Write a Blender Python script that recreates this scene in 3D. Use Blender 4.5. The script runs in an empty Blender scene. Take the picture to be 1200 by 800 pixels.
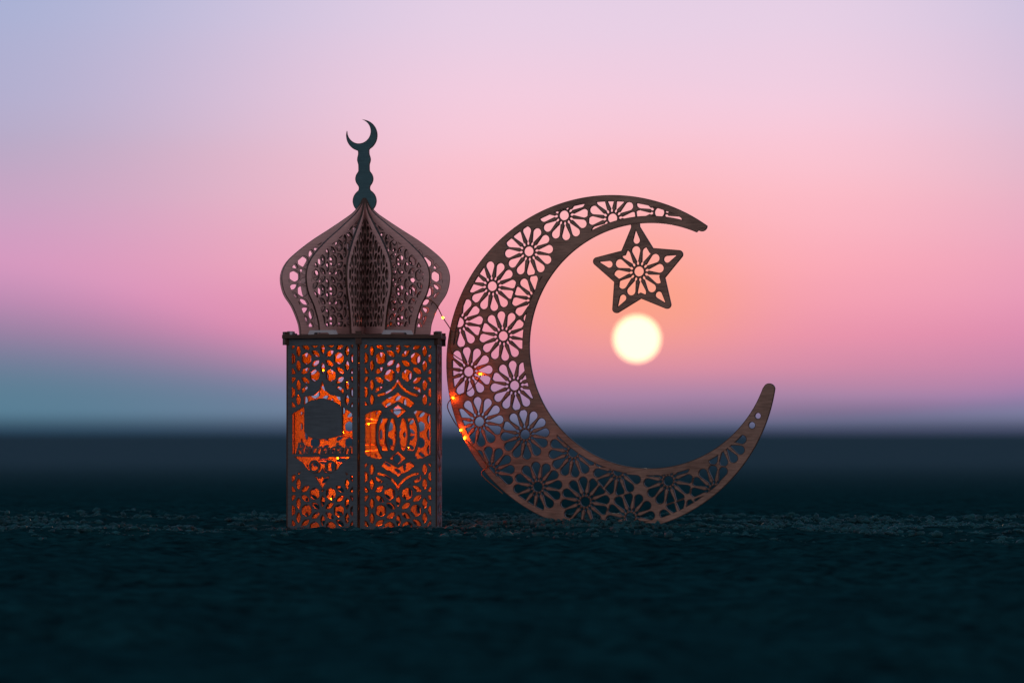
import bpy, math, random
import numpy as np
from mathutils import Vector, Matrix
from mathutils.geometry import delaunay_2d_cdt

random.seed(7)
RNG = np.random.default_rng(7)
scene = bpy.context.scene
COL = scene.collection
MM = 0.001
R = math.radians

# ------------------------------------------------------------------ camera
# long lens 3.24 m from the ornaments, 5 cm above the ground (the low sun shows at its true half degree)
cam_d = bpy.data.cameras.new("camera")
cam = bpy.data.objects.new("camera", cam_d)
COL.objects.link(cam)
cam.location = (0.0, -3.24, 0.052)
cam.rotation_euler = (R(90), 0, 0)
cam_d.sensor_width = 36.0
cam_d.lens = 36.0 * 3.24 / 0.600
cam_d.shift_y = 110.0 / 1200.0
cam_d.clip_start = 0.01
cam_d.clip_end = 20000.0
cam_d.dof.use_dof = True
cam_d.dof.focus_distance = 3.215
cam_d.dof.aperture_fstop = 32.0
scene.camera = cam

# ------------------------------------------------------------------ sky
SUN_AZ, SUN_EL = 1.295, 1.0          # degrees right of +Y, degrees above the horizon


def lin(c):
    return tuple((v / 255.0 / 12.92 if v / 255.0 <= 0.04045 else ((v / 255.0 + 0.055) / 1.055) ** 2.4) for v in c)


def build_world():
    w = bpy.data.worlds.new("World")
    scene.world = w
    w.use_nodes = True
    nt = w.node_tree
    nt.nodes.clear()
    N, L = nt.nodes, nt.links

    def math_(op, a, b=None, c=None, clamp=False):
        n = N.new("ShaderNodeMath")
        n.operation = op
        n.use_clamp = clamp
        for i, v in enumerate((a, b, c)):
            if v is None:
                continue
            if isinstance(v, (int, float)):
                n.inputs[i].default_value = v
            else:
                L.new(v, n.inputs[i])
        return n.outputs[0]

    def smooth(v, lo, hi):
        n = N.new("ShaderNodeMapRange")
        n.interpolation_type = 'SMOOTHSTEP'
        L.new(v, n.inputs[0])
        for k, x in ((1, lo), (2, hi)):
            if isinstance(x, (int, float)):
                n.inputs[k].default_value = x
            else:
                L.new(x, n.inputs[k])
        n.inputs[3].default_value = 0.0
        n.inputs[4].default_value = 1.0
        return n.outputs[0]

    def mix(f, a, b, mode='MIX'):
        n = N.new("ShaderNodeMix")
        n.data_type = 'RGBA'
        n.blend_type = mode
        for k, x in ((0, f), (6, a), (7, b)):
            if isinstance(x, (int, float)):
                n.inputs[k].default_value = x
            elif isinstance(x, tuple):
                n.inputs[k].default_value = (*x, 1.0)
            else:
                L.new(x, n.inputs[k])
        return n.outputs[2]

    def ramp(v, stops, top):
        n = N.new("ShaderNodeValToRGB")
        L.new(math_('DIVIDE', v, top, clamp=True), n.inputs[0])
        cr = n.color_ramp
        cr.interpolation = 'LINEAR'
        while len(cr.elements) > 1:
            cr.elements.remove(cr.elements[-1])
        for i, (e, c) in enumerate(stops):
            el = cr.elements[0] if i == 0 else cr.elements.new(e / top)
            el.position = e / top
            el.color = (*lin(c), 1.0)
        return n.outputs[0]

    tc = N.new("ShaderNodeTexCoord")
    sep = N.new("ShaderNodeSeparateXYZ")
    L.new(tc.outputs['Generated'], sep.inputs[0])
    X, Y, Z = sep.outputs
    el = math_('MULTIPLY', math_('ARCSINE', Z), 57.2958)
    az = math_('MULTIPLY', math_('ARCTAN2', X, Y), 57.2958)
    elk, azk = math_('MULTIPLY', el, KZ), math_('MULTIPLY', az, KZ)
    sd = Vector((math.sin(R(SUN_AZ)) * math.cos(R(SUN_EL)), math.cos(R(SUN_AZ)) * math.cos(R(SUN_EL)), math.sin(R(SUN_EL))))
    dv = N.new("ShaderNodeVectorMath")
    dv.operation = 'DISTANCE'
    L.new(tc.outputs['Generated'], dv.inputs[0])
    dv.inputs[1].default_value = sd
    ang = math_('MULTIPLY', math_('ARCSINE', math_('MULTIPLY', dv.outputs['Value'], 0.5, clamp=True)), 114.5916)

    # long thin streaks of high cloud
    comb = N.new("ShaderNodeCombineXYZ")
    L.new(math_('MULTIPLY', azk, 0.030), comb.inputs[0])
    L.new(math_('MULTIPLY', elk, 0.20), comb.inputs[1])
    noi = N.new("ShaderNodeTexNoise")
    noi.inputs['Scale'].default_value = 1.0
    noi.inputs['Detail'].default_value = 2.5
    noi.inputs['Roughness'].default_value = 0.45
    L.new(comb.outputs[0], noi.inputs['Vector'])
    streak = math_('SUBTRACT', noi.outputs['Fac'], 0.5)

    elw = math_('ADD', el, math_('MULTIPLY', streak, 2.6 / KZ))
    glowing = ramp(elw, SKY_GLOW, 90.0)
    # farther from the sun the band cools to lavender, then to an unseen far side brightened as front fill
    tint = mix(smooth(elw, 5.0 / KZ, 12.5 / KZ), SKY_COOL_LOW, SKY_COOL)
    cool = mix(smooth(math_('ABSOLUTE', math_('SUBTRACT', azk, 5.5)), 5.0, 28.0), (1, 1, 1), tint)
    west = mix(1.0, glowing, cool, 'MULTIPLY')
    east = ramp(el, SKY_EAST, 90.0)
    sky = mix(smooth(ang, 28.0, 105.0), west, east)
    # orange glow round the sun
    g = math_('POWER', 2.718281828, math_('MULTIPLY', math_('MULTIPLY', ang, ang), -1.0 / (2 * GLOW ** 2)))
    up = smooth(elk, 1.4, 6.0)
    sky = mix(math_('MULTIPLY', math_('MULTIPLY', g, up), 0.85), sky, lin((255, 164, 118)))
    # low blue bank of cloud and sea haze, higher away from the sun to the left
    bank_h = math_('ADD', math_('MULTIPLY', smooth(math_('MULTIPLY', azk, -1.0), -6.0, 24.0), 5.4), 0.7)
    bank_h = math_('ADD', bank_h, math_('MULTIPLY', smooth(azk, 8.0, 30.0), 1.6))
    bank_h = math_('ADD', bank_h, math_('MULTIPLY', streak, 1.4))
    bank = math_('SUBTRACT', 1.0, smooth(elk, math_('MULTIPLY', bank_h, 0.25), math_('MULTIPLY', bank_h, 1.25)))
    bank_c = mix(smooth(math_('MULTIPLY', azk, -1.0), -6.0, 22.0), lin((126, 130, 162)), lin((84, 126, 146)))
    bank_c = mix(smooth(elk, 0.0, 1.1), mix(1.0, bank_c, (0.17, 0.21, 0.25), 'MULTIPLY'), bank_c)
    sky = mix(math_('MULTIPLY', bank, 0.94), sky, bank_c)
    # the sun itself
    disc = math_('SUBTRACT', 1.0, smooth(ang, SUN_R - 0.004, SUN_R + 0.004))
    sky = mix(disc, sky, SUN_COL)
    bg = N.new("ShaderNodeBackground")
    bg.inputs['Strength'].default_value = 1.0
    L.new(sky, bg.inputs['Color'])
    out = N.new("ShaderNodeOutputWorld")
    L.new(bg.outputs[0], out.inputs['Surface'])
    return sd


SUN_R = 0.236
KZ = 3.89            # the sky in view spans only a few degrees: this stretches them for the colour bands
GLOW = 3.4 / KZ
SUN_COL = (2.6, 1.45, 0.86)
SKY_COOL = (0.50, 0.70, 0.84)
SKY_COOL_LOW = (0.72, 0.80, 1.12)
SKY_GLOW = [(e / KZ, c) for e, c in (
    (0.0, (84, 98, 128)), (0.5, (118, 122, 154)), (1.1, (156, 130, 164)), (2.0, (192, 136, 170)), (3.0, (218, 142, 168)),
    (4.5, (238, 150, 174)), (7.0, (252, 172, 186)), (10.0, (253, 192, 204)), (13.0, (246, 204, 222)), (17.0, (230, 208, 230)))] + [
    (9.0, (200, 196, 222)), (20.0, (150, 172, 200)), (45.0, (78, 128, 156)), (90.0, (40, 96, 118))]
SKY_EAST = [(0.0, (150, 150, 170)), (12.0, (246, 218, 220)), (26.0, (214, 200, 208)), (48.0, (78, 128, 156)), (90.0, (40, 96, 118))]  # pale low band out of view, raised to fill the ornaments' fronts
SUN_DIR = build_world()

# ------------------------------------------------------------------ sun lamp (low, setting behind the ornaments)
sl = bpy.data.lights.new("sun_light", 'SUN')
sl.energy = 0.4
sl.angle = R(0.53)
sl.color = (1.0, 0.72, 0.52)
so = bpy.data.objects.new("sun_light", sl)
COL.objects.link(so)
so.location = (0.3, 3.0, 1.0)
so.rotation_euler = SUN_DIR.to_track_quat('Z', 'Y').to_euler()

scene.view_settings.view_transform = 'Standard'
scene.view_settings.look = 'None'
scene.view_settings.exposure = 0.0
scene.view_settings.gamma = 1.0
scene.render.engine = 'CYCLES'
scene.cycles.use_denoising = True
scene.cycles.max_bounces = 6
scene.cycles.sample_clamp_indirect = 4.0
scene.cycles.caustics_reflective = False
scene.cycles.caustics_refractive = False


# ------------------------------------------------------------------ materials
def new_mat(name):
    m = bpy.data.materials.new(name)
    m.use_nodes = True
    nt = m.node_tree
    return m, nt, nt.nodes['Principled BSDF']


def wood_mat(name, dark, light, rough=0.55, spec=0.35, scale=1.0):
    m, nt, b = new_mat(name)
    N, L = nt.nodes, nt.links
    tc = N.new("ShaderNodeTexCoord")
    mp = N.new("ShaderNodeMapping")
    mp.inputs['Scale'].default_value = (90 * scale, 90 * scale, 900 * scale)
    mp.inputs['Rotation'].default_value = (0, R(8), 0)
    L.new(tc.outputs['Object'], mp.inputs[0])
    n1 = N.new("ShaderNodeTexNoise")
    n1.inputs['Scale'].default_value = 1.0
    n1.inputs['Detail'].default_value = 6.0
    n1.inputs['Roughness'].default_value = 0.65
    L.new(mp.outputs[0], n1.inputs['Vector'])
    n2 = N.new("ShaderNodeTexNoise")
    n2.inputs['Scale'].default_value = 45.0
    n2.inputs['Detail'].default_value = 4.0
    L.new(tc.outputs['Object'], n2.inputs['Vector'])
    mx = N.new("ShaderNodeMath")
    mx.operation = 'MULTIPLY_ADD'
    L.new(n1.outputs['Fac'], mx.inputs[0])
    mx.inputs[1].default_value = 0.6
    h = N.new("ShaderNodeMath")
    h.operation = 'MULTIPLY'
    h.inputs[1].default_value = 0.4
    L.new(n2.outputs['Fac'], h.inputs[0])
    L.new(h.outputs[0], mx.inputs[2])
    cr = N.new("ShaderNodeValToRGB")
    cr.color_ramp.elements[0].position = 0.32
    cr.color_ramp.elements[0].color = (*dark, 1)
    cr.color_ramp.elements[1].position = 0.68
    cr.color_ramp.elements[1].color = (*light, 1)
    L.new(mx.outputs[0], cr.inputs[0])
    L.new(cr.outputs[0], b.inputs['Base Color'])
    b.inputs['Roughness'].default_value = rough
    b.inputs['Specular IOR Level'].default_value = spec
    bp = N.new("ShaderNodeBump")
    bp.inputs['Strength'].default_value = 0.25
    bp.inputs['Distance'].default_value = 0.0002
    L.new(n1.outputs['Fac'], bp.inputs['Height'])
    L.new(bp.outputs[0], b.inputs['Normal'])
    return m


M_MOON = wood_mat("crescent_plywood", (0.095, 0.060, 0.046), (0.345, 0.230, 0.176), spec=0.2)
M_LANT = wood_mat("lantern_shaded_plywood", (0.040, 0.060, 0.072), (0.088, 0.120, 0.138), spec=0.2)  # dusky teal shade of the panels is put into the wood colour
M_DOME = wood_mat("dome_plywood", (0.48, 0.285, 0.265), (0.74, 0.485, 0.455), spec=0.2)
M_FIN = wood_mat("finial_shaded_plywood", (0.030, 0.080, 0.095), (0.060, 0.145, 0.165), spec=0.2)  # same wood as the ribs, with the teal skylight put into its colour
M_CHAR = wood_mat("scorched_cut_edge", (0.028, 0.014, 0.010), (0.080, 0.040, 0.028), rough=0.5, spec=0.3)
M_TAB = wood_mat("bare_wood_tab", (0.34, 0.34, 0.36), (0.50, 0.50, 0.52), spec=0.2)


def plain_mat(name, col, rough=0.5, metal=0.0, emit=None, strength=0.0):
    m, nt, b = new_mat(name)
    b.inputs['Base Color'].default_value = (*col, 1)
    b.inputs['Roughness'].default_value = rough
    b.inputs['Metallic'].default_value = metal
    if emit:
        b.inputs['Emission Color'].default_value = (*emit, 1)
        b.inputs['Emission Strength'].default_value = strength
    return m


M_WIRE = plain_mat("copper_wire", (0.22, 0.10, 0.05), 0.4, 0.9)
M_BULB = plain_mat("warm_bulb", (0.8, 0.5, 0.2), 0.3, 0.0, (1.0, 0.074, 0.0004), 1800.0)
M_BULB2 = plain_mat("warm_bulb_outside", (0.8, 0.5, 0.2), 0.3, 0.0, (1.0, 0.075, 0.0005), 380.0)


# ------------------------------------------------------------------ mesh helpers
def link(name, me, mats=(), parent=None, loc=(0, 0, 0), rotz=0.0):
    o = bpy.data.objects.new(name, me)
    if me is not None:
        for m in mats:
            if not any(m == k for k in me.materials):
                me.materials.append(m)
    COL.objects.link(o)
    o.parent = parent
    o.location = loc
    o.rotation_euler = (0, 0, rotz)
    return o


def tag(o, label, cat, group=None, kind=None):
    if label:
        o["label"] = label
    if cat:
        o["category"] = cat
    if group:
        o["group"] = group
    if kind:
        o["kind"] = kind


def contours(F, x0, y0, h):
    """Marching squares of F<0 (solid); loops with the solid on the left."""
    ny, nx = F.shape
    S = F < 0
    code = (S[:-1, :-1] * 1 + S[:-1, 1:] * 2 + S[1:, 1:] * 4 + S[1:, :-1] * 8)
    ys, xs = np.nonzero((code > 0) & (code < 15))
    # edges: 0 bottom 1 right 2 top 3 left ; directed so that solid is on the left
    T = {1: [(0, 3)], 2: [(1, 0)], 3: [(1, 3)], 4: [(2, 1)], 5: [(0, 3), (2, 1)], 6: [(2, 0)], 7: [(2, 3)],
         8: [(3, 2)], 9: [(0, 2)], 10: [(1, 0), (3, 2)], 11: [(1, 2)], 12: [(3, 1)], 13: [(0, 1)], 14: [(3, 0)]}
    nxt = {}
    for i, j in zip(ys.tolist(), xs.tolist()):
        ek = ((0, i, j), (1, i, j + 1), (0, i + 1, j), (1, i, j))
        for a, b in T[int(code[i, j])]:
            nxt[ek[a]] = ek[b]

    def pt(k):
        t, i, j = k
        a = F[i, j]
        if t == 0:
            b = F[i, j + 1]
            return (x0 + (j + a / (a - b)) * h, y0 + i * h)
        b = F[i + 1, j]
        return (x0 + j * h, y0 + (i + a / (a - b)) * h)
    loops = []
    while nxt:
        s, k = nxt.popitem()
        keys = [s]
        while k != s and k in nxt:
            keys.append(k)
            k = nxt.pop(k)
        loops.append(np.array([pt(q) for q in keys]))
    return loops


def simplify(P, tol):
    n = len(P)
    if n < 8:
        return P
    far = int(np.argmax(((P - P[0]) ** 2).sum(1)))
    keep = {0, far}
    Q = np.vstack([P, P[:1]])
    st = [(0, far), (far, n)]
    while st:
        a, b = st.pop()
        if b - a < 2:
            continue
        d = Q[b] - Q[a]
        ln = math.hypot(*d) or 1e-9
        seg = Q[a + 1:b] - Q[a]
        dist = np.abs(seg[:, 0] * d[1] - seg[:, 1] * d[0]) / ln
        k = int(np.argmax(dist))
        if dist[k] > tol:
            m = a + 1 + k
            keep.add(m)
            st += [(a, m), (m, b)]
    return P[sorted(k for k in keep if k < n)]


def area(P):
    x, y = P[:, 0], P[:, 1]
    return 0.5 * float(np.sum(x * np.roll(y, -1) - np.roll(x, -1) * y))


def sheet_mesh(name, fn, box, h, thick, tol=0.025, min_hole=0.45, scorch=0.3):
    """Laser-cut sheet in the local XZ plane (mm in, metres out), front facing -Y. fn(u, v) < 0 is wood."""
    x0, x1, y0, y1 = box
    U, V = np.meshgrid(np.arange(x0, x1 + h, h), np.arange(y0, y1 + h, h))
    F = fn(U, V)
    F[[0, -1], :] = np.maximum(F[[0, -1], :], 0.1)
    F[:, [0, -1]] = np.maximum(F[:, [0, -1]], 0.1)
    F = np.where(F == 0, 1e-6, F)
    loops = []
    for P in contours(F, x0, y0, h):
        a = area(P)
        if len(P) < 6 or (a < 0 and a > -min_hole) or (0 < a < 4.0):
            continue
        loops.append(simplify(P, tol))
    # the laser leaves a scorched line along every cut
    inner = [simplify(P, tol) for P in contours(F + scorch, x0, y0, h) if len(P) >= 6 and abs(area(P)) > 0.3]
    verts, edges, base = [], [], 0
    for P in loops + inner:
        if P is (inner[0] if inner else None):
            cut_edges = len(edges)
        n = len(P)
        verts += [Vector((float(p[0]), float(p[1]))) for p in P]
        edges += [(base + i, base + (i + 1) % n) for i in range(n)]
        base += n
    ov, oe, of, o_v, o_e, o_f = delaunay_2d_cdt(verts, edges, [], 0, 1e-5)
    mp = {}
    for i, l in enumerate(o_v):
        for k in l:
            mp[k] = i
    W = np.array([(v.x, v.y) for v in ov])
    T = np.array([f for f in of if len(f) == 3])
    # even-odd test of the triangle centres against the loops
    C = W[T].mean(1)
    def within(rings):
        inside = np.zeros(len(C), bool)
        for P in rings:
            lo, hi = P.min(0), P.max(0)
            sel = np.nonzero(((C >= lo) & (C <= hi)).all(1))[0]
            if not len(sel):
                continue
            c = C[sel]
            w = np.zeros(len(sel), bool)
            for a, b in zip(P, np.roll(P, -1, 0)):
                cond = (a[1] > c[:, 1]) != (b[1] > c[:, 1])
                if cond.any():
                    xi = (b[0] - a[0]) * (c[:, 1] - a[1]) / ((b[1] - a[1]) or 1e-12) + a[0]
                    w ^= cond & (c[:, 0] < xi)
            inside[sel] ^= w
        return inside
    inside = within(loops)
    clean = within(inner)[inside]
    T = T[inside]
    A = W[T[:, 1]] - W[T[:, 0]]
    B = W[T[:, 2]] - W[T[:, 0]]
    flip = (A[:, 0] * B[:, 1] - A[:, 1] * B[:, 0]) < 0
    T[flip] = T[flip][:, ::-1]
    n = len(W)
    t = thick / 2
    co = np.vstack([np.c_[W[:, 0], np.full(n, -t), W[:, 1]], np.c_[W[:, 0], np.full(n, t), W[:, 1]]]) * MM
    faces = T.tolist() + (T[:, ::-1] + n).tolist()
    nf = len(faces)
    for a, b in edges[:cut_edges]:
        a, b = mp[a], mp[b]
        if a != b:
            faces.append((a, a + n, b + n, b))
    me = bpy.data.meshes.new(name)
    me.from_pydata(co.tolist(), [], faces)
    me.update()
    mi = np.ones(len(faces), np.int32)
    mi[:nf] = np.r_[~clean, ~clean]
    me.polygons.foreach_set("material_index", mi)
    return me


def prism_mesh(name, pts, z0, z1):
    n = len(pts)
    v = [(x * MM, y * MM, z0 * MM) for x, y in pts] + [(x * MM, y * MM, z1 * MM) for x, y in pts]
    f = [tuple(range(n))[::-1], tuple(range(n, 2 * n))] + [(i, (i + 1) % n, n + (i + 1) % n, n + i) for i in range(n)]
    me = bpy.data.meshes.new(name)
    me.from_pydata(v, [], f)
    me.update()
    return me


def box_mesh(name, x0, x1, y0, y1, z0, z1):
    return prism_mesh(name, [(x0, y0), (x1, y0), (x1, y1), (x0, y1)], z0, z1)


def tube_mesh(name, P, r, k=6):
    P = [Vector(p) for p in P]
    v, f = [], []
    up = Vector((0.3, 0.2, 1)).normalized()
    for i, p in enumerate(P):
        d = (P[min(i + 1, len(P) - 1)] - P[max(i - 1, 0)]).normalized()
        a = d.cross(up)
        if a.length < 1e-4:
            a = d.cross(Vector((1, 0, 0)))
        a.normalize()
        b = d.cross(a)
        for q in range(k):
            t = 2 * math.pi * q / k
            v.append((p + (a * math.cos(t) + b * math.sin(t)) * r) * MM)
    for i in range(len(P) - 1):
        for q in range(k):
            f.append((i * k + q, i * k + (q + 1) % k, (i + 1) * k + (q + 1) % k, (i + 1) * k + q))
    me = bpy.data.meshes.new(name)
    me.from_pydata(v, [], f)
    me.shade_smooth()
    return me


# ------------------------------------------------------------------ flat shapes as signed distances (mm)
def s_capsule(u, v, ra, rb, d):
    """Teardrop along +u: circle ra at 0, circle rb at d."""
    v = np.abs(v)
    b = (ra - rb) / d
    a = math.sqrt(1 - b * b)
    k = -b * u + a * v   # distance along the slanted side's normal frame
    # iq's uneven capsule, axis along u
    kk = u * a * 0 + (v * -b + u * a)
    dd = u * b + v * a - ra
    return np.where(kk < 0, np.hypot(u, v) - ra, np.where(kk > a * d, np.hypot(u - d, v) - rb, dd))


def s_poly(u, v, pts):
    P = np.array(pts, float)
    d = np.full(u.shape, 1e9)
    s = np.zeros(u.shape, bool)
    for a, b in zip(P, np.roll(P, -1, 0)):
        e = b - a
        wx, wy = u - a[0], v - a[1]
        t = np.clip((wx * e[0] + wy * e[1]) / (e @ e), 0, 1)
        d = np.minimum(d, (wx - e[0] * t) ** 2 + (wy - e[1] * t) ** 2)
        c = (a[1] > v) != (b[1] > v)
        xi = (b[0] - a[0]) * (v - a[1]) / ((b[1] - a[1]) or 1e-12) + a[0]
        s ^= c & (u < xi)
    return np.where(s, -1, 1) * np.sqrt(d)


def s_line(u, v, pts, r):
    P = np.array(pts, float)
    d = np.full(u.shape, 1e9)
    for a, b in zip(P[:-1], P[1:]):
        e = b - a
        wx, wy = u - a[0], v - a[1]
        t = np.clip((wx * e[0] + wy * e[1]) / (e @ e), 0, 1)
        d = np.minimum(d, (wx - e[0] * t) ** 2 + (wy - e[1] * t) ** 2)
    return np.sqrt(d) - r


def s_lens(u, v, hl, hw):
    """Pointed lens of half length hl (along u) and half width hw."""
    Rr = (hl * hl + hw * hw) / (2 * hw)
    c = Rr - hw
    return np.hypot(u, np.abs(v) + c) - Rr


def s_round_hex(u, v, r):
    k = math.pi / 3
    a = np.mod(np.arctan2(v, u) + k / 2, k) - k / 2
    return np.hypot(u, v) * (0.35 + 0.65 * np.cos(a)) / (0.35 + 0.65) - r


def smin(a, b, k):
    h = np.clip(0.5 + 0.5 * (b - a) / k, 0, 1)
    return b * (1 - h) + a * h - k * h * (1 - h)


def catmull(P, n=8):
    P = [np.array(p, float) for p in P]
    P = [2 * P[0] - P[1]] + P + [2 * P[-1] - P[-2]]
    out = []
    for i in range(1, len(P) - 2):
        for t in np.linspace(0, 1, n, endpoint=False):
            out.append(0.5 * (2 * P[i] + (P[i + 1] - P[i - 1]) * t + (2 * P[i - 1] - 5 * P[i] + 4 * P[i + 1] - P[i + 2]) * t * t
                              + (3 * P[i] - P[i - 1] - 3 * P[i + 1] + P[i + 2]) * t ** 3))
    out.append(P[-2])
    return out


# ------------------------------------------------------------------ ground
def vnoise(x, y, seed):
    xi, yi = np.floor(x).astype(np.int64), np.floor(y).astype(np.int64)
    fx, fy = x - xi, y - yi
    fx, fy = fx * fx * (3 - 2 * fx), fy * fy * (3 - 2 * fy)

    def hsh(a, b):
        q = (a * 374761393 + b * 668265263 + seed * 974634777) & 0xFFFFFFFF
        q = ((q ^ (q >> 13)) * 1274126177) & 0xFFFFFFFF
        return ((q ^ (q >> 16)) & 0xFFFF) / 65535.0
    a, b, c, d = hsh(xi, yi), hsh(xi + 1, yi), hsh(xi, yi + 1), hsh(xi + 1, yi + 1)
    return (a * (1 - fx) + b * fx) * (1 - fy) + (c * (1 - fx) + d * fx) * fy - 0.5


LX = -0.0863      # lantern axis
MOONX = 0.060     # crescent reference point


def ground_height(x, y, sp):
    z = np.zeros_like(x)
    for wl, amp, sd in ((0.9, 0.003, 1), (0.23, 0.0050, 2), (0.075, 0.0052, 3), (0.030, 0.0044, 4), (0.013, 0.0034, 5), (0.007, 0.0018, 6)):
        m = np.clip(1.5 - sp / (wl * 0.33), 0, 1)
        if wl < 0.05:
            m = m * np.clip((y + 0.85) / 0.45, 0.12, 1)
        n = vnoise(x / wl, y / wl, sd)
        if wl > 0.5:
            n = n - vnoise(np.zeros(1), np.zeros(1), sd)[0]
        if sd in (3, 4, 5):
            n = 0.35 - np.abs(n) * 1.6
        z += amp * n * m
    for wl, amp, sd in ((6.0, 0.012, 11), (60.0, 0.03, 12)):
        n = vnoise(x / wl, y / wl, sd) - vnoise(np.zeros(1), np.zeros(1), sd)[0]
        z += amp * n * np.clip(1.5 - sp / (wl * 0.33), 0, 1)
    z -= 0.0030 + 0.0040 * np.clip((-y - 0.03) / 0.35, 0, 1)
    near = 1 + 1.1 * np.clip((-0.30 - y) / 0.9, 0, 1)
    z *= near
    # trodden flatter under the ornaments and near the lens
    dl = np.hypot(x - LX, y)
    f = np.clip((dl - 0.050) / 0.015, 0, 1)
    z = z * f - (1 - f) * 0.0028
    # soil heaped a little against both ornaments
    rough = 0.55 + 0.9 * (vnoise(x / 0.03, y / 0.03, 21) + 0.5) + 0.6 * vnoise(x / 0.009, y / 0.009, 22)
    yc = y + (x - MOONX) * 0.25
    z += 0.0016 * rough * np.exp(-((x - 0.057) / 0.06) ** 2 - ((yc + 0.012) / 0.020) ** 2)
    z += 0.0012 * rough * np.exp(-((x - LX) / 0.075) ** 2 - ((y + 0.080) / 0.03) ** 2)
    f = np.clip((np.hypot(x, y + 3.24) - 0.3) / 0.7, 0, 1)
    z = z * f - 0.004 * (1 - f)
    return z


def grow(start, step, ratio, end):
    out, p = [], start
    while p < end:
        step *= ratio
        p += step
        out.append(p)
    return out


def build_ground():
    xs = np.arange(-0.44, 0.4401, 0.0023)
    gx = grow(0.44, 0.0023, 1.085, 5000)
    xs = np.r_[-np.array(gx)[::-1], xs, gx]
    ys = np.arange(-0.45, 0.6001, 0.0026)
    ys = np.r_[-np.array(grow(2.10, 0.006, 1.05, 5000))[::-1], np.arange(-2.1, -0.4501, 0.006), ys, grow(0.60, 0.0026, 1.03, 9000)]
    Xg, Yg = np.meshgrid(xs, ys)
    sx = np.gradient(xs)
    sy = np.gradient(ys)
    sp = np.maximum(sx[None, :], sy[:, None])
    Zg = ground_height(Xg, Yg, sp)
    co = np.c_[Xg.ravel(), Yg.ravel(), Zg.ravel()].astype(np.float32)
    ny, nx = Xg.shape
    i = np.arange(ny - 1)[:, None] * nx + np.arange(nx - 1)[None, :]
    q = np.stack([i, i + 1, i + nx + 1, i + nx], -1).reshape(-1, 4).astype(np.int32)
    me = bpy.data.meshes.new("ground")
    me.vertices.add(len(co))
    me.vertices.foreach_set("co", co.ravel())
    me.loops.add(q.size)
    me.loops.foreach_set("vertex_index", q.ravel())
    me.polygons.add(len(q))
    me.polygons.foreach_set("loop_start", np.arange(0, q.size, 4, dtype=np.int32))
    me.update(calc_edges=True)
    me.shade_smooth()
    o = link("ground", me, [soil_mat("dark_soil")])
    tag(o, None, None, kind="structure")
    print("ground quads", len(q))


def soil_mat(name, k=1.0, spec=0.0, rough=0.8):
    m, nt, b = new_mat(name)
    N, L = nt.nodes, nt.links
    tc = N.new("ShaderNodeTexCoord")
    n1 = N.new("ShaderNodeTexNoise")
    n1.inputs['Scale'].default_value = 38.0
    n1.inputs['Detail'].default_value = 8.0
    n1.inputs['Roughness'].default_value = 0.65
    L.new(tc.outputs['Object'], n1.inputs['Vector'])
    cr = N.new("ShaderNodeValToRGB")
    cr.color_ramp.elements[0].position = 0.36
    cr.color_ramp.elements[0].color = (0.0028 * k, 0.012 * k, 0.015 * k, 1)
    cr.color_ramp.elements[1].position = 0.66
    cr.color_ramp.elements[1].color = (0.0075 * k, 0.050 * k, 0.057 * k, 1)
    n0 = N.new("ShaderNodeTexNoise")
    n0.inputs['Scale'].default_value = 140.0
    n0.inputs['Detail'].default_value = 3.0
    L.new(tc.outputs['Object'], n0.inputs['Vector'])
    av = N.new("ShaderNodeMath")
    av.operation = 'MULTIPLY_ADD'
    av.inputs[1].default_value = 0.55
    hv = N.new("ShaderNodeMath")
    hv.operation = 'MULTIPLY'
    hv.inputs[1].default_value = 0.45
    L.new(n1.outputs['Fac'], hv.inputs[0])
    L.new(n0.outputs['Fac'], av.inputs[0])
    L.new(hv.outputs[0], av.inputs[2])
    L.new(av.outputs[0], cr.inputs[0])
    # distance haze put into the soil colour: paler and greyer behind the ornaments
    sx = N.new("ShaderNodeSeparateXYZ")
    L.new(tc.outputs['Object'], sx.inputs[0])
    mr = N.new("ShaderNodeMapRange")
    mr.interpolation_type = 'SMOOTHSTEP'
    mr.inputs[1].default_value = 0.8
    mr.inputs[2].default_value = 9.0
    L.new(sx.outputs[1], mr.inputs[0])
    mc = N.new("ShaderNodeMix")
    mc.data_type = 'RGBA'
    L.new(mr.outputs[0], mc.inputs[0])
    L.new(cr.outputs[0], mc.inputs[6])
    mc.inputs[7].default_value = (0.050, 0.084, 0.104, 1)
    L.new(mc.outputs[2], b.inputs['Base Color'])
    b.inputs['Roughness'].default_value = rough
    b.inputs['Specular IOR Level'].default_value = spec
    n2 = N.new("ShaderNodeTexNoise")
    n2.inputs['Scale'].default_value = 420.0
    n2.inputs['Detail'].default_value = 3.0
    L.new(tc.outputs['Object'], n2.inputs['Vector'])
    bp = N.new("ShaderNodeBump")
    bp.inputs['Strength'].default_value = 0.6
    bp.inputs['Distance'].default_value = 0.0012
    L.new(n2.outputs['Fac'], bp.inputs['Height'])
    L.new(bp.outputs[0], b.inputs['Normal'])
    return m


build_ground()

# ------------------------------------------------------------------ crescent with hanging star
YAW = R(12.0)
D, H0 = 3240.0, 52.0


def moon_uv(px, py):
    """A point of the plank that the photograph shows at px, py: the ray meets the plank's upright plane."""
    X, Zr = (px - 600) * 0.5, (510 - py) * 0.5
    u = (X - 60.0) / (math.cos(YAW) + X / D * math.sin(YAW))
    return u, Zr * (1 - u * math.sin(YAW) / D) + H0


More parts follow.
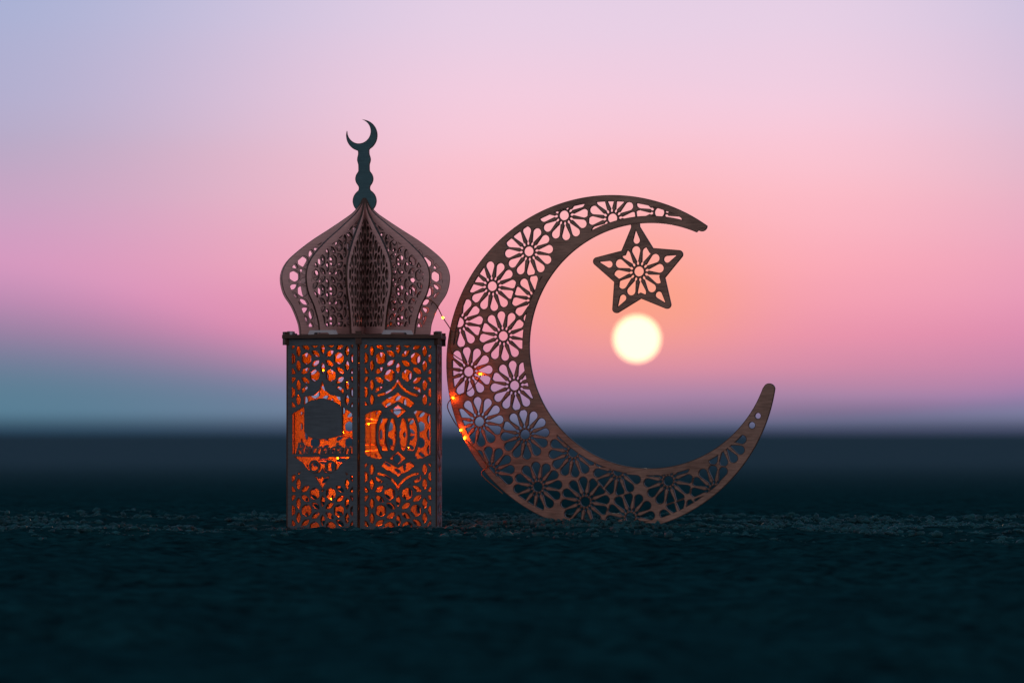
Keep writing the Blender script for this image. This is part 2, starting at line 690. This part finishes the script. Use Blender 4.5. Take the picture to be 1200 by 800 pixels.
ROS = [moon_uv(*p) for p in ((620, 294.5), (577, 335.3), (538.3, 377.7), (549.3, 435.3), (603.1, 451.6), (562, 493.8), (615.6, 508.8),
                             (575, 552), (630.6, 570), (672, 529.7), (686, 587.5), (783.5, 563), (724.5, 551.5), (739, 606), (661.3, 252.5),
                             (718, 256), (773, 249), (589.8, 393.6), (628, 351), (838, 574), (846, 517), (800, 612))]
OUT_C, OUT_R = (-2.1, 94.1), 98.6
INN_C, INN_R = (20.95, 104.45), 71.7


def rosette(u, v, c, rot, s=1.0):
    du, dv = (u - c[0]) / s, (v - c[1]) / s
    r = np.hypot(du, dv)
    k = math.pi / 6
    a = np.mod(np.arctan2(dv, du) - rot + k / 2, k) - k / 2
    x, y = r * np.cos(a), r * np.sin(a)
    f = r - 2.85
    f = np.minimum(f, s_capsule(12.1 - x, y, 2.5, 0.32, 6.3))
    f = np.minimum(f, s_lens(x - 4.75, y, 1.15, 0.78))
    return f * s


def crescent_body(u, v):
    d = np.maximum(np.hypot(u - OUT_C[0], v - OUT_C[1]) - OUT_R, INN_R - np.hypot(u - INN_C[0], v - INN_C[1]))
    # tips end in a round, where the plank is about a centimetre wide
    t1, t2 = moon_uv(822.5, 264.6), moon_uv(901.6, 456.0)
    for (tx, ty), ax, rr in ((t1, (0.80, -0.60), 3.3), (t2, (0.28, 0.96), 3.5)):
        du, dv = u - tx, v - ty
        along = du * ax[0] + dv * ax[1]
        cap = np.hypot(du, dv) - rr
        d = np.where((along > 0) & (np.hypot(du, dv) < 60), np.maximum(d, cap), d)
    return d


def crescent_fn(u, v):
    body = crescent_body(u, v)
    clip = np.maximum(np.hypot(u - OUT_C[0], v - OUT_C[1]) - (OUT_R - 3.7), (INN_R + 4.2) - np.hypot(u - INN_C[0], v - INN_C[1]))
    t1, t2 = moon_uv(800, 262), moon_uv(897, 474)
    clip = np.maximum(clip, np.minimum(u - t1[0], 1e9) * (v > 130) - 1e3 * (v <= 130))
    clip = np.maximum(clip, np.where(u > 60, v - t2[1], -1e3) * (v < 130) - 1e3 * (v >= 130))
    d = np.stack([np.hypot(u - c[0], v - c[1]) for c in ROS])
    i = np.argsort(d, axis=0)
    near, second = np.take_along_axis(d, i[:1], 0)[0], np.take_along_axis(d, i[1:2], 0)[0]
    cell = (near - second) / 2 + 0.45
    holes = np.full(u.shape, 1e9)
    for k, c in enumerate(ROS):
        m = (i[0] == k) & (near < 18)
        holes[m] = rosette(u[m], v[m], c, R(5.5))
    holes = np.maximum(np.maximum(holes, cell), clip)
    # three small cells climbing the lower tip
    for (px, py, r) in ((881.5, 498, 1.9), (888.5, 487, 1.7)):
        c = moon_uv(px, py)
        holes = np.minimum(holes, np.hypot(u - c[0], v - c[1]) - r)
    return np.maximum(body, -holes)


STAR_C = moon_uv(749, 318)
STAR_ROT = R(94.5)


def star_fn(u, v):
    def poly(ro, ri):
        return [(STAR_C[0] + (ro if k % 2 == 0 else ri) * math.cos(STAR_ROT + k * math.pi / 5),
                 STAR_C[1] + (ro if k % 2 == 0 else ri) * math.sin(STAR_ROT + k * math.pi / 5)) for k in range(10)]
    base = s_poly(u, v, poly(25.6, 13.2))
    body = base - 2.5
    # the top point runs into the crescent's inner edge
    tip = (STAR_C[0] + 29.5 * math.cos(STAR_ROT), STAR_C[1] + 29.5 * math.sin(STAR_ROT))
    body = np.minimum(body, s_line(u, v, [(STAR_C[0] + 22 * math.cos(STAR_ROT), STAR_C[1] + 22 * math.sin(STAR_ROT)), tip], 2.6))
    clip = s_poly(u, v, poly(24.8, 12.4))
    holes = rosette(u, v, STAR_C, R(8), 1.02)
    du, dv = u - STAR_C[0], v - STAR_C[1]
    r, k = np.hypot(du, dv), 2 * math.pi / 5
    a = np.mod(np.arctan2(dv, du) - STAR_ROT + k / 2, k) - k / 2
    x, y = r * np.cos(a), r * np.sin(a)
    far = s_capsule(x - 18.2, y, 2.0, 0.2, 5.6)
    holes = np.where(r < 15.3, holes, 1e9)
    holes = np.maximum(holes, r - 15.0)
    holes = np.minimum(np.maximum(holes, clip), np.maximum(far, clip - 1.0))
    return np.maximum(body, -holes)


moon = link("crescent_moon_ornament", None, loc=(MOONX, 0, 0), rotz=-YAW)
tag(moon, "large brown wooden crescent moon pierced with rosettes, a star hanging in it", "crescent ornament")
me = sheet_mesh("crescent_frame", crescent_fn, (-104, 99, -6, 196), 0.2, 2.3, scorch=0.36)
link("crescent_frame", me, (M_MOON, M_CHAR), moon)
me = sheet_mesh("star", star_fn, (STAR_C[0] - 34, STAR_C[0] + 34, STAR_C[1] - 34, STAR_C[1] + 36), 0.16, 2.1, scorch=0.36)
link("star", me, (M_MOON, M_CHAR), moon)

# ------------------------------------------------------------------ lantern
VIEW = math.atan2(86.3, 3240.0)
LR = 50.0          # hexagon corner radius
Z_PLATE = 108.0
lantern = link("lantern", None, loc=(LX, 0, 0))
tag(lantern, "hexagonal fretwork wooden lantern with onion dome and crescent finial, glowing orange inside", "lantern")


def az_vec(phi):
    """Direction at an angle from the camera side (-Y), positive towards +X."""
    return Vector((math.sin(phi), -math.cos(phi), 0))


PW, PH = 49.2, 105.45


def fret(u, v, o, s=19.6):
    """Six-petal flowers on a triangular net with rounded hexagons between; the value is negative inside a hole."""
    a, b = s * math.sqrt(3) / 2, s / 2
    best = np.full(u.shape, 1e9)
    k = s / 19.6
    j = np.round((u - o[0]) / a)
    for dj in (-1, 0, 1):
        jj = j + dj
        off = np.where(np.mod(jj, 2) == 0, 0.0, b)
        cu = o[0] + jj * a
        vi = np.round((v - o[1] - off) / s)
        for dv in (-1, 0, 1):
            cv = o[1] + off + (vi + dv) * s
            x, y = u - cu, v - cv
            r = np.hypot(x, y)
            t = np.mod(np.arctan2(y, x) - math.pi / 2 + math.pi / 6, math.pi / 3) - math.pi / 6
            best = np.minimum(best, s_lens(r * np.cos(t) - 5.6 * k, r * np.sin(t), 3.15 * k, 1.45 * k))
            for sx in (-1, 1):
                best = np.minimum(best, s_round_hex(x - sx * s / math.sqrt(3), y, 3.25 * k))
    return best


def panel_frame(u, v):
    return np.maximum(np.abs(u) - PW / 2, np.maximum(v - PH, -6.6 - v))


def panel_pattern(u, v):
    vv = np.where(v > 49.5, v, 99.0 - v)
    holes = fret(u, vv, (0.3, 93.5))
    clip = np.maximum(np.abs(u) - 21.3, np.maximum(v - 101.0, -5.0 - v))
    return np.maximum(holes, clip), vv - 49.5


def panel_medallion(u, v):
    holes, w = panel_pattern(u, v)
    au = np.abs(u)
    lim = np.where(au < 14.5, 33.2 - 0.62 * au, 17.0 + 0 * au)
    holes = np.maximum(holes, lim - w)
    pts = [(-12.6, 22.6), (-8.5, 23.6), (-4.5, 25.6), (-1.6, 28.2), (0, 31.2), (1.6, 28.2), (4.5, 25.6), (8.5, 23.6), (12.6, 22.6)]
    holes = np.minimum(holes, s_line(u, w, pts, 0.62))
    holes = np.minimum(holes, s_poly(u, w, [(-10.6, 18.0), (-8, 15.6), (-4, 17.4), (0, 19.4), (4, 17.4), (8, 15.6), (10.6, 18.0), (6.5, 21.2), (2, 22.6), (0, 24.3), (-2, 22.6), (-6.5, 21.2)]))
    holes = np.minimum(holes, s_poly(u, w, [(-5.2, 14.0), (0, 9.8), (5.2, 14.0), (2.5, 15.2), (0, 17.2), (-2.5, 15.2)]))
    win = s_poly(u, w, [(-21, -40), (21, -40), (21, 11.5), (16, 13.5), (12.0, 14.0), (8.5, 12.2), (-8.5, 12.2), (-12.0, 14.0), (-16, 13.5), (-21, 11.5)])
    e = []
    for c in (-3.1, 3.1):
        q = np.hypot((u - c) / 10.2, w / 15.5)
        e.append(np.abs(q - 1) * 10.2 - 0.85)
    solid = np.minimum(np.minimum(e[0], e[1]), np.abs(u) - 0.9 - 0.02 * w * w)
    solid = np.minimum(solid, np.where((au < 10) & (w > 9.2), 9.2 - w, 1e3))
    holes = np.minimum(holes, np.maximum(win, -solid))
    return np.maximum(panel_frame(u, v), -holes)


def panel_plaque(u, v):
    holes, w = panel_pattern(u, v)
    au = np.abs(u)
    up = np.where(au < 15, 84 - 0.75 * au, 65.5)
    lo = np.where(au < 15, 17.5 + 0.3 * au, 34.0 - 0.4 * au)
    holes = np.maximum(holes, np.where(v > 49.5, up - v, v - lo))
    holes = np.minimum(holes, s_poly(u, v, [(-12.8, 67.0), (-12.6, 71.3), (-6, 72.2), (-2, 75), (0, 80.5), (2, 75), (6, 72.2), (12.6, 71.3), (12.9, 66.3), (8, 68.9), (0, 70.6), (-8, 69.4)]))
    # the window round the plaque and above the lettering
    win = s_poly(u, v, [(-21, 38.4), (21, 38.4), (21, 61.5), (14.2, 65.5), (-13.0, 65.5), (-21, 61.5)])
    plq = s_poly(u, v, [(-12.8, 51.5), (-8.5, 47.6), (-2, 46.6), (6, 47.4), (13.9, 49.0), (13.9, 68), (-12.8, 68)])
    holes = np.minimum(holes, np.maximum(win, -plq))
    low = s_poly(u, v, [(-19.5, 36.6), (19.5, 36.6), (13.5, 33.2), (10.5, 29.6), (6, 27.2), (1.8, 27.6), (0, 30.4), (-1.8, 27.6), (-6, 27.2), (-10.5, 29.6), (-13.5, 33.2)])
    curl = np.minimum(np.abs(np.hypot(u - 5.6, v - 31.0) - 3.1) - 0.75, np.abs(np.hypot(u + 5.6, v - 31.0) - 3.1) - 0.75)
    curl = np.minimum(curl, np.minimum(np.hypot(u - 5.2, v - 31.2) - 1.1, np.hypot(u + 5.2, v - 31.2) - 1.1))
    holes = np.minimum(holes, np.maximum(low, -curl))
    holes = np.minimum(holes, s_poly(u, v, [(-5, 25.4), (-1.5, 24), (0, 25.4), (1.5, 24), (5, 25.4), (0, 18.6)]))
    return np.maximum(panel_frame(u, v), -holes)


def panel_allover(u, v):
    holes, w = panel_pattern(u, v)
    return np.maximum(panel_frame(u, v), -(holes + 0.25))


PT = 1.3
net = sheet_mesh("panel_net", panel_allover, (-26, 26, -9, 107), 0.22, PT)
med = sheet_mesh("panel_medallion", panel_medallion, (-26, 26, -9, 107), 0.18, PT)
plq = sheet_mesh("panel_plaque", panel_plaque, (-26, 26, -9, 107), 0.18, PT)
APO = LR * math.cos(R(30))
front = VIEW - R(4.0)
for k in range(6):
    phi = front + R(30 + 60 * k)
    is_plaque = (k == 5)
    p = az_vec(phi) * (APO * MM)
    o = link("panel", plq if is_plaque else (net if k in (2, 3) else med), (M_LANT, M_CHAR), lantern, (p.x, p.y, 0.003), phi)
    if is_plaque:
        o["label"] = "front panel with a blank plaque above cut-out lettering"
        tcv = bpy.data.curves.new("lettering", 'FONT')
        tcv.body = "Ramadan"
        tcv.size = 10.0
        tcv.shear = 0.25
        tcv.extrude = PT / 2 * 0.92
        tcv.offset = 0.16
        tcv.align_x = 'CENTER'
        tcv.space_character = 0.94
        tmp = bpy.data.objects.new("lettering_source", tcv)
        COL.objects.link(tmp)
        dg = bpy.context.evaluated_depsgraph_get()
        me = bpy.data.meshes.new_from_object(tmp.evaluated_get(dg))
        bpy.data.objects.remove(tmp)
        bpy.data.curves.remove(tcv)
        me.name = "lettering"
        me.materials.clear()
        xs_ = [v.co.x for v in me.vertices]
        kx = 38.5 / (max(xs_) - min(xs_))
        for v in me.vertices:
            x, y, z = v.co
            v.co = (x * kx * MM, -z * MM, (y + 37.9) * MM)
        lt = link("lettering", me, (M_LANT,), o)

# plates above and below the panels
def hexagon(rad, rot=0.0):
    return [(rad * math.sin(front + R(60 * k) + rot), -rad * math.cos(front + R(60 * k) + rot)) for k in range(6)]


link("top_plate", prism_mesh("top_plate", hexagon(53.5), Z_PLATE + 0.3, Z_PLATE + 2.4), (M_CHAR,), lantern)
link("base_plate", prism_mesh("base_plate", hexagon(48.2), -6.0, -3.2), (M_LANT,), lantern)
# panel tenons poking up through the top plate, each a low bridge with a dark slot
for k in range(6):
    phi = front + R(30 + 60 * k)
    p = az_vec(phi) * (APO * MM)
    pts = [(-9.6, 0), (-8.2, 2.6), (8.2, 2.6), (9.6, 0), (5.6, 0), (4.6, 1.2), (-4.6, 1.2), (-5.6, 0)]
    n = len(pts)
    v = [(x * MM, -1.6 * MM, z * MM) for x, z in pts] + [(x * MM, 1.6 * MM, z * MM) for x, z in pts]
    f = [(0, 7, 6, 1), (1, 6, 5, 2), (2, 5, 4, 3)]
    f = f + [tuple(q + n for q in t[::-1]) for t in f] + [(i, (i + 1) % n, n + (i + 1) % n, n + i) for i in range(n)]
    me = bpy.data.meshes.new("tenon")
    me.from_pydata(v, [], f)
    me.update()
    link("tenon", me, (M_TAB,), lantern, (p.x, p.y, (Z_PLATE + 2.3) * MM), phi)
# corner pegs
for k in range(6):
    c = az_vec(front + R(60 * k)) * (50.8 * MM)
    link("peg", box_mesh("peg", -1.7, 1.7, -1.5, 1.5, Z_PLATE - 3.5, Z_PLATE + 4.2), (M_CHAR,), lantern, (c.x, c.y, 0), front + R(60 * k))

# onion dome of twelve pierced ribs
PROF = catmull([(39.3, 112.2), (40.3, 118), (44, 127.0), (48.8, 134.5), (50.8, 142), (50.2, 148), (47.2, 153.6), (41.6, 159.0),
                (32.5, 165.8), (22, 172.4), (12.5, 178.6), (7, 182.6), (3.2, 187), (1.2, 191)])
ZB = 110.9


def rib_poly(inner):
    return [(inner, ZB), (39.2, ZB)] + [tuple(p) for p in PROF] + [(inner, 191)]


def rib_holes(u, v):
    solid = s_poly(u, v, rib_poly(-60))
    holes = fret(u, v, (33.0, 145.0), 17.4)
    clip = np.maximum(solid + 4.2, np.maximum(2.6 - u, ZB + 4.5 - v))
    return np.maximum(holes - 0.28, clip)


def rib_fn(u, v):
    return np.maximum(s_poly(u, v, rib_poly(0.9)), -rib_holes(u, v))


def finial(u, v):
    col = np.maximum(np.abs(u + 0.02 * (v - 190)) - 3.3, np.maximum(180 - v, v - 221.5))
    for c, z, r in ((0, 189.2, 7.1), (-0.2, 202.2, 5.35), (-0.4, 213.5, 4.0)):
        col = smin(col, np.hypot(u - c, v - z) - r, 0.9)
    mo = np.maximum(np.hypot(u + 1.7, v - 227.6) - 9.3, 7.1 - np.hypot(u + 3.4, v - 230.0))
    return smin(col, mo, 0.6)


def full_rib_fn(u, v):
    body = s_poly(np.abs(u), v, rib_poly(-1))
    hole = np.where(u < 0, rib_holes(-u, v), rib_holes(u, v))
    return np.maximum(body, -hole)


RT = 1.15
rib = sheet_mesh("rib", rib_fn, (-1, 54, ZB - 2, 193), 0.18, RT, scorch=0.16)
full = sheet_mesh("finial_rib", full_rib_fn, (-54, 54, ZB - 2, 193), 0.18, RT, scorch=0.16)
top = sheet_mesh("finial", lambda u, v: np.maximum(finial(u, v), 183.5 - v), (-16, 16, 180, 241), 0.12, RT + 0.35)
for k in range(12):
    phi = VIEW + R(-12 + 30 * k)
    if k in (3, 9):
        continue
    # the rib's u axis points outward at phi
    o = link("rib", rib, (M_DOME, M_CHAR), lantern, (0, 0, 0), phi - math.pi / 2)
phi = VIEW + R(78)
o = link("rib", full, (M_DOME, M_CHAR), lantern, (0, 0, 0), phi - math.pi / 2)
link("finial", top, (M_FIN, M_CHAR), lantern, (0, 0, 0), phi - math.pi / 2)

# ------------------------------------------------------------------ fairy lights
string = link("fairy_light_string", None, loc=(LX, 0, 0.004))
tag(string, "wire of tiny orange fairy lights coiled inside lantern and trailing onto crescent", "fairy lights")
path = []
rw = random.Random(3)
knots = []
for i in range(37):
    z = 6 + 90 * i / 36
    if i % 3 == 2:      # a loop that strays towards the panels
        a = rw.uniform(0, 6.28)
        knots.append((27 * math.sin(a), 27 * math.cos(a), z))
    else:               # the rest hangs as a loose bundle near the middle
        t = rw.uniform(-4, 27)
        knots.append((-3.5 - 0.028 * t + (1.9 if i % 4 < 2 else -1.9) + rw.uniform(-0.5, 0.5), t, z))
path = [tuple(p) for p in catmull(knots, 10)]
n_in = len(path)


def world_on_moon(px, py, off):
    u, z = moon_uv(px, py)
    x = MOONX * 1000 + u * math.cos(YAW) + off * -math.sin(YAW)
    y = -u * math.sin(YAW) + off * -math.cos(YAW)
    return (x - LX * 1000, y, z - 4)


def world_at(px, py, y=0.0):
    s = (D + y) / D
    return ((px - 600) * 0.5 * s - LX * 1000, y, (510 - py) * 0.5 * s + 52 - 4)


way = [path[-1], (14, 8, 104), (12, 10, 114), world_at(474, 368, 12), world_at(492, 350, -8), world_at(509, 355, -12), world_at(519, 372, 0), world_at(528, 386, 14),
       world_on_moon(529, 392, 2.6), world_on_moon(530, 412, 2.4), world_on_moon(545, 424, 2.6), world_on_moon(564, 438, 2.6), world_on_moon(552, 456, 2.4),
       world_on_moon(532, 466, 2.6), world_on_moon(524, 476, -1), world_on_moon(530, 492, -3), world_on_moon(541, 504, 2.6), world_on_moon(545.5, 513, 2.6),
       world_on_moon(560, 528, 2.4), world_on_moon(572, 545, 2.2), world_on_moon(566, 556, 2.4), world_on_moon(590, 578, 2.3)]
tail = catmull(way, 8)
wire = [tuple(p) for p in path] + [tuple(p) for p in tail[1:]]
link("wire", tube_mesh("wire", wire, 0.32, 5), (M_WIRE,), string)


def bulb_mesh(name, r):
    v, f = [], []
    rings = ((0, -1.5), (0.6, -1.25), (0.95, -0.5), (1.0, 0.2), (0.75, 0.95), (0.3, 1.4), (0, 1.5))
    k = 8
    for a, z in rings:
        for q in range(k):
            t = 2 * math.pi * q / k
            v.append((a * r * MM * math.cos(t), a * r * MM * math.sin(t), z * r * MM))
    for i in range(len(rings) - 1):
        for q in range(k):
            f.append((i * k + q, i * k + (q + 1) % k, (i + 1) * k + (q + 1) % k, (i + 1) * k + q))
    me = bpy.data.meshes.new(name)
    me.from_pydata(v, [], f)
    me.shade_smooth()
    return me


bm_in = bulb_mesh("bulb", 0.75)
bm_small = bulb_mesh("bulb_small", 0.3)
bm_out = bulb_mesh("bulb_outside", 0.5)
for i in range(0, n_in, 20):
    p = path[i]
    strays = (i // 10) % 3 == 2
    b = link("bulb", bm_small if strays else bm_in, (M_BULB2 if strays else M_BULB,), string, (p[0] * MM, p[1] * MM, p[2] * MM))
    b.rotation_euler = (random.uniform(0, 3), random.uniform(0, 3), 0)
for i in range(15, n_in, 20):
    p = path[i]
    link("bulb", bm_small, (M_BULB2,), string, (p[0] * MM, p[1] * MM, p[2] * MM))
for w in (2, 3, 6, 11, 13, 16, 17):
    p = way[w]
    b = link("bulb", bm_small if w in (2, 3) else bm_out, (M_BULB2,), string, (p[0] * MM, p[1] * MM, p[2] * MM))
    b.rotation_euler = (random.uniform(0, 3), random.uniform(0, 3), 0)


# ------------------------------------------------------------------ loose clods and grit on the ground round the ornaments
def build_clods():
    import bmesh
    bm = bmesh.new()
    bmesh.ops.create_icosphere(bm, subdivisions=1, radius=1.0)
    base = np.array([v.co[:] for v in bm.verts])
    tri = np.array([[v.index for v in f.verts] for f in bm.faces])
    bm.free()
    n = 42000
    x = RNG.uniform(-0.55, 0.55, n)
    y = RNG.normal(0.07, 0.13, n)
    y = np.where(RNG.random(n) < 0.2, RNG.uniform(-0.25, 0.5, n), y)
    clump = vnoise(x / 0.05, y / 0.05, 31) + 0.6 * vnoise(x / 0.017, y / 0.017, 32)
    ok = (clump > -0.05 + 0.25 * np.clip(-y / 0.4, 0, 1) ** 2) & (np.hypot(x - LX, y) > 0.0512) & (y > -0.42)
    x, y = x[ok], y[ok]
    # more of them heaped against the feet of both ornaments
    ne = 900
    ex = RNG.uniform(-0.035, 0.150, ne)
    ey = -(ex - MOONX) * 0.21 - 0.006 - 0.030 * RNG.random(ne) ** 1.5
    la = RNG.uniform(-1.5, 1.5, 500)
    lr = 0.0515 + 0.02 * RNG.random(500) ** 1.6
    x = np.r_[x, ex, LX + lr * np.sin(la)]
    y = np.r_[y, ey, -lr * np.cos(la)]
    n = len(x)
    s = 0.0004 + 0.0021 * RNG.random(n) ** 3.2
    z = ground_height(x, y, np.full(n, 0.0026)) + s * 0.2
    V = base[None] * (1 + 0.35 * (RNG.random((n, len(base), 1)) - 0.5) * 2)
    V = V * np.stack([RNG.uniform(0.8, 1.6, n), RNG.uniform(0.8, 1.5, n), RNG.uniform(0.5, 0.95, n)], -1)[:, None, :]
    a = RNG.uniform(0, 6.28, n)
    ca, sa = np.cos(a)[:, None], np.sin(a)[:, None]
    V = np.stack([V[..., 0] * ca - V[..., 1] * sa, V[..., 0] * sa + V[..., 1] * ca, V[..., 2]], -1)
    V = V * s[:, None, None] + np.stack([x, y, z], -1)[:, None, :]
    T = (tri[None] + (np.arange(n) * len(base))[:, None, None]).reshape(-1, 3).astype(np.int32)
    me = bpy.data.meshes.new("soil_clods")
    V = V.reshape(-1, 3).astype(np.float32)
    me.vertices.add(len(V))
    me.vertices.foreach_set("co", V.ravel())
    me.loops.add(T.size)
    me.loops.foreach_set("vertex_index", T.ravel())
    me.polygons.add(len(T))
    me.polygons.foreach_set("loop_start", np.arange(0, T.size, 3, dtype=np.int32))
    me.update(calc_edges=True)
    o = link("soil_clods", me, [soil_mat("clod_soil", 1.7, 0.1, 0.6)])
    tag(o, "small dark clods and grit scattered over the soil around the ornaments", "soil", kind="stuff")


build_clods()
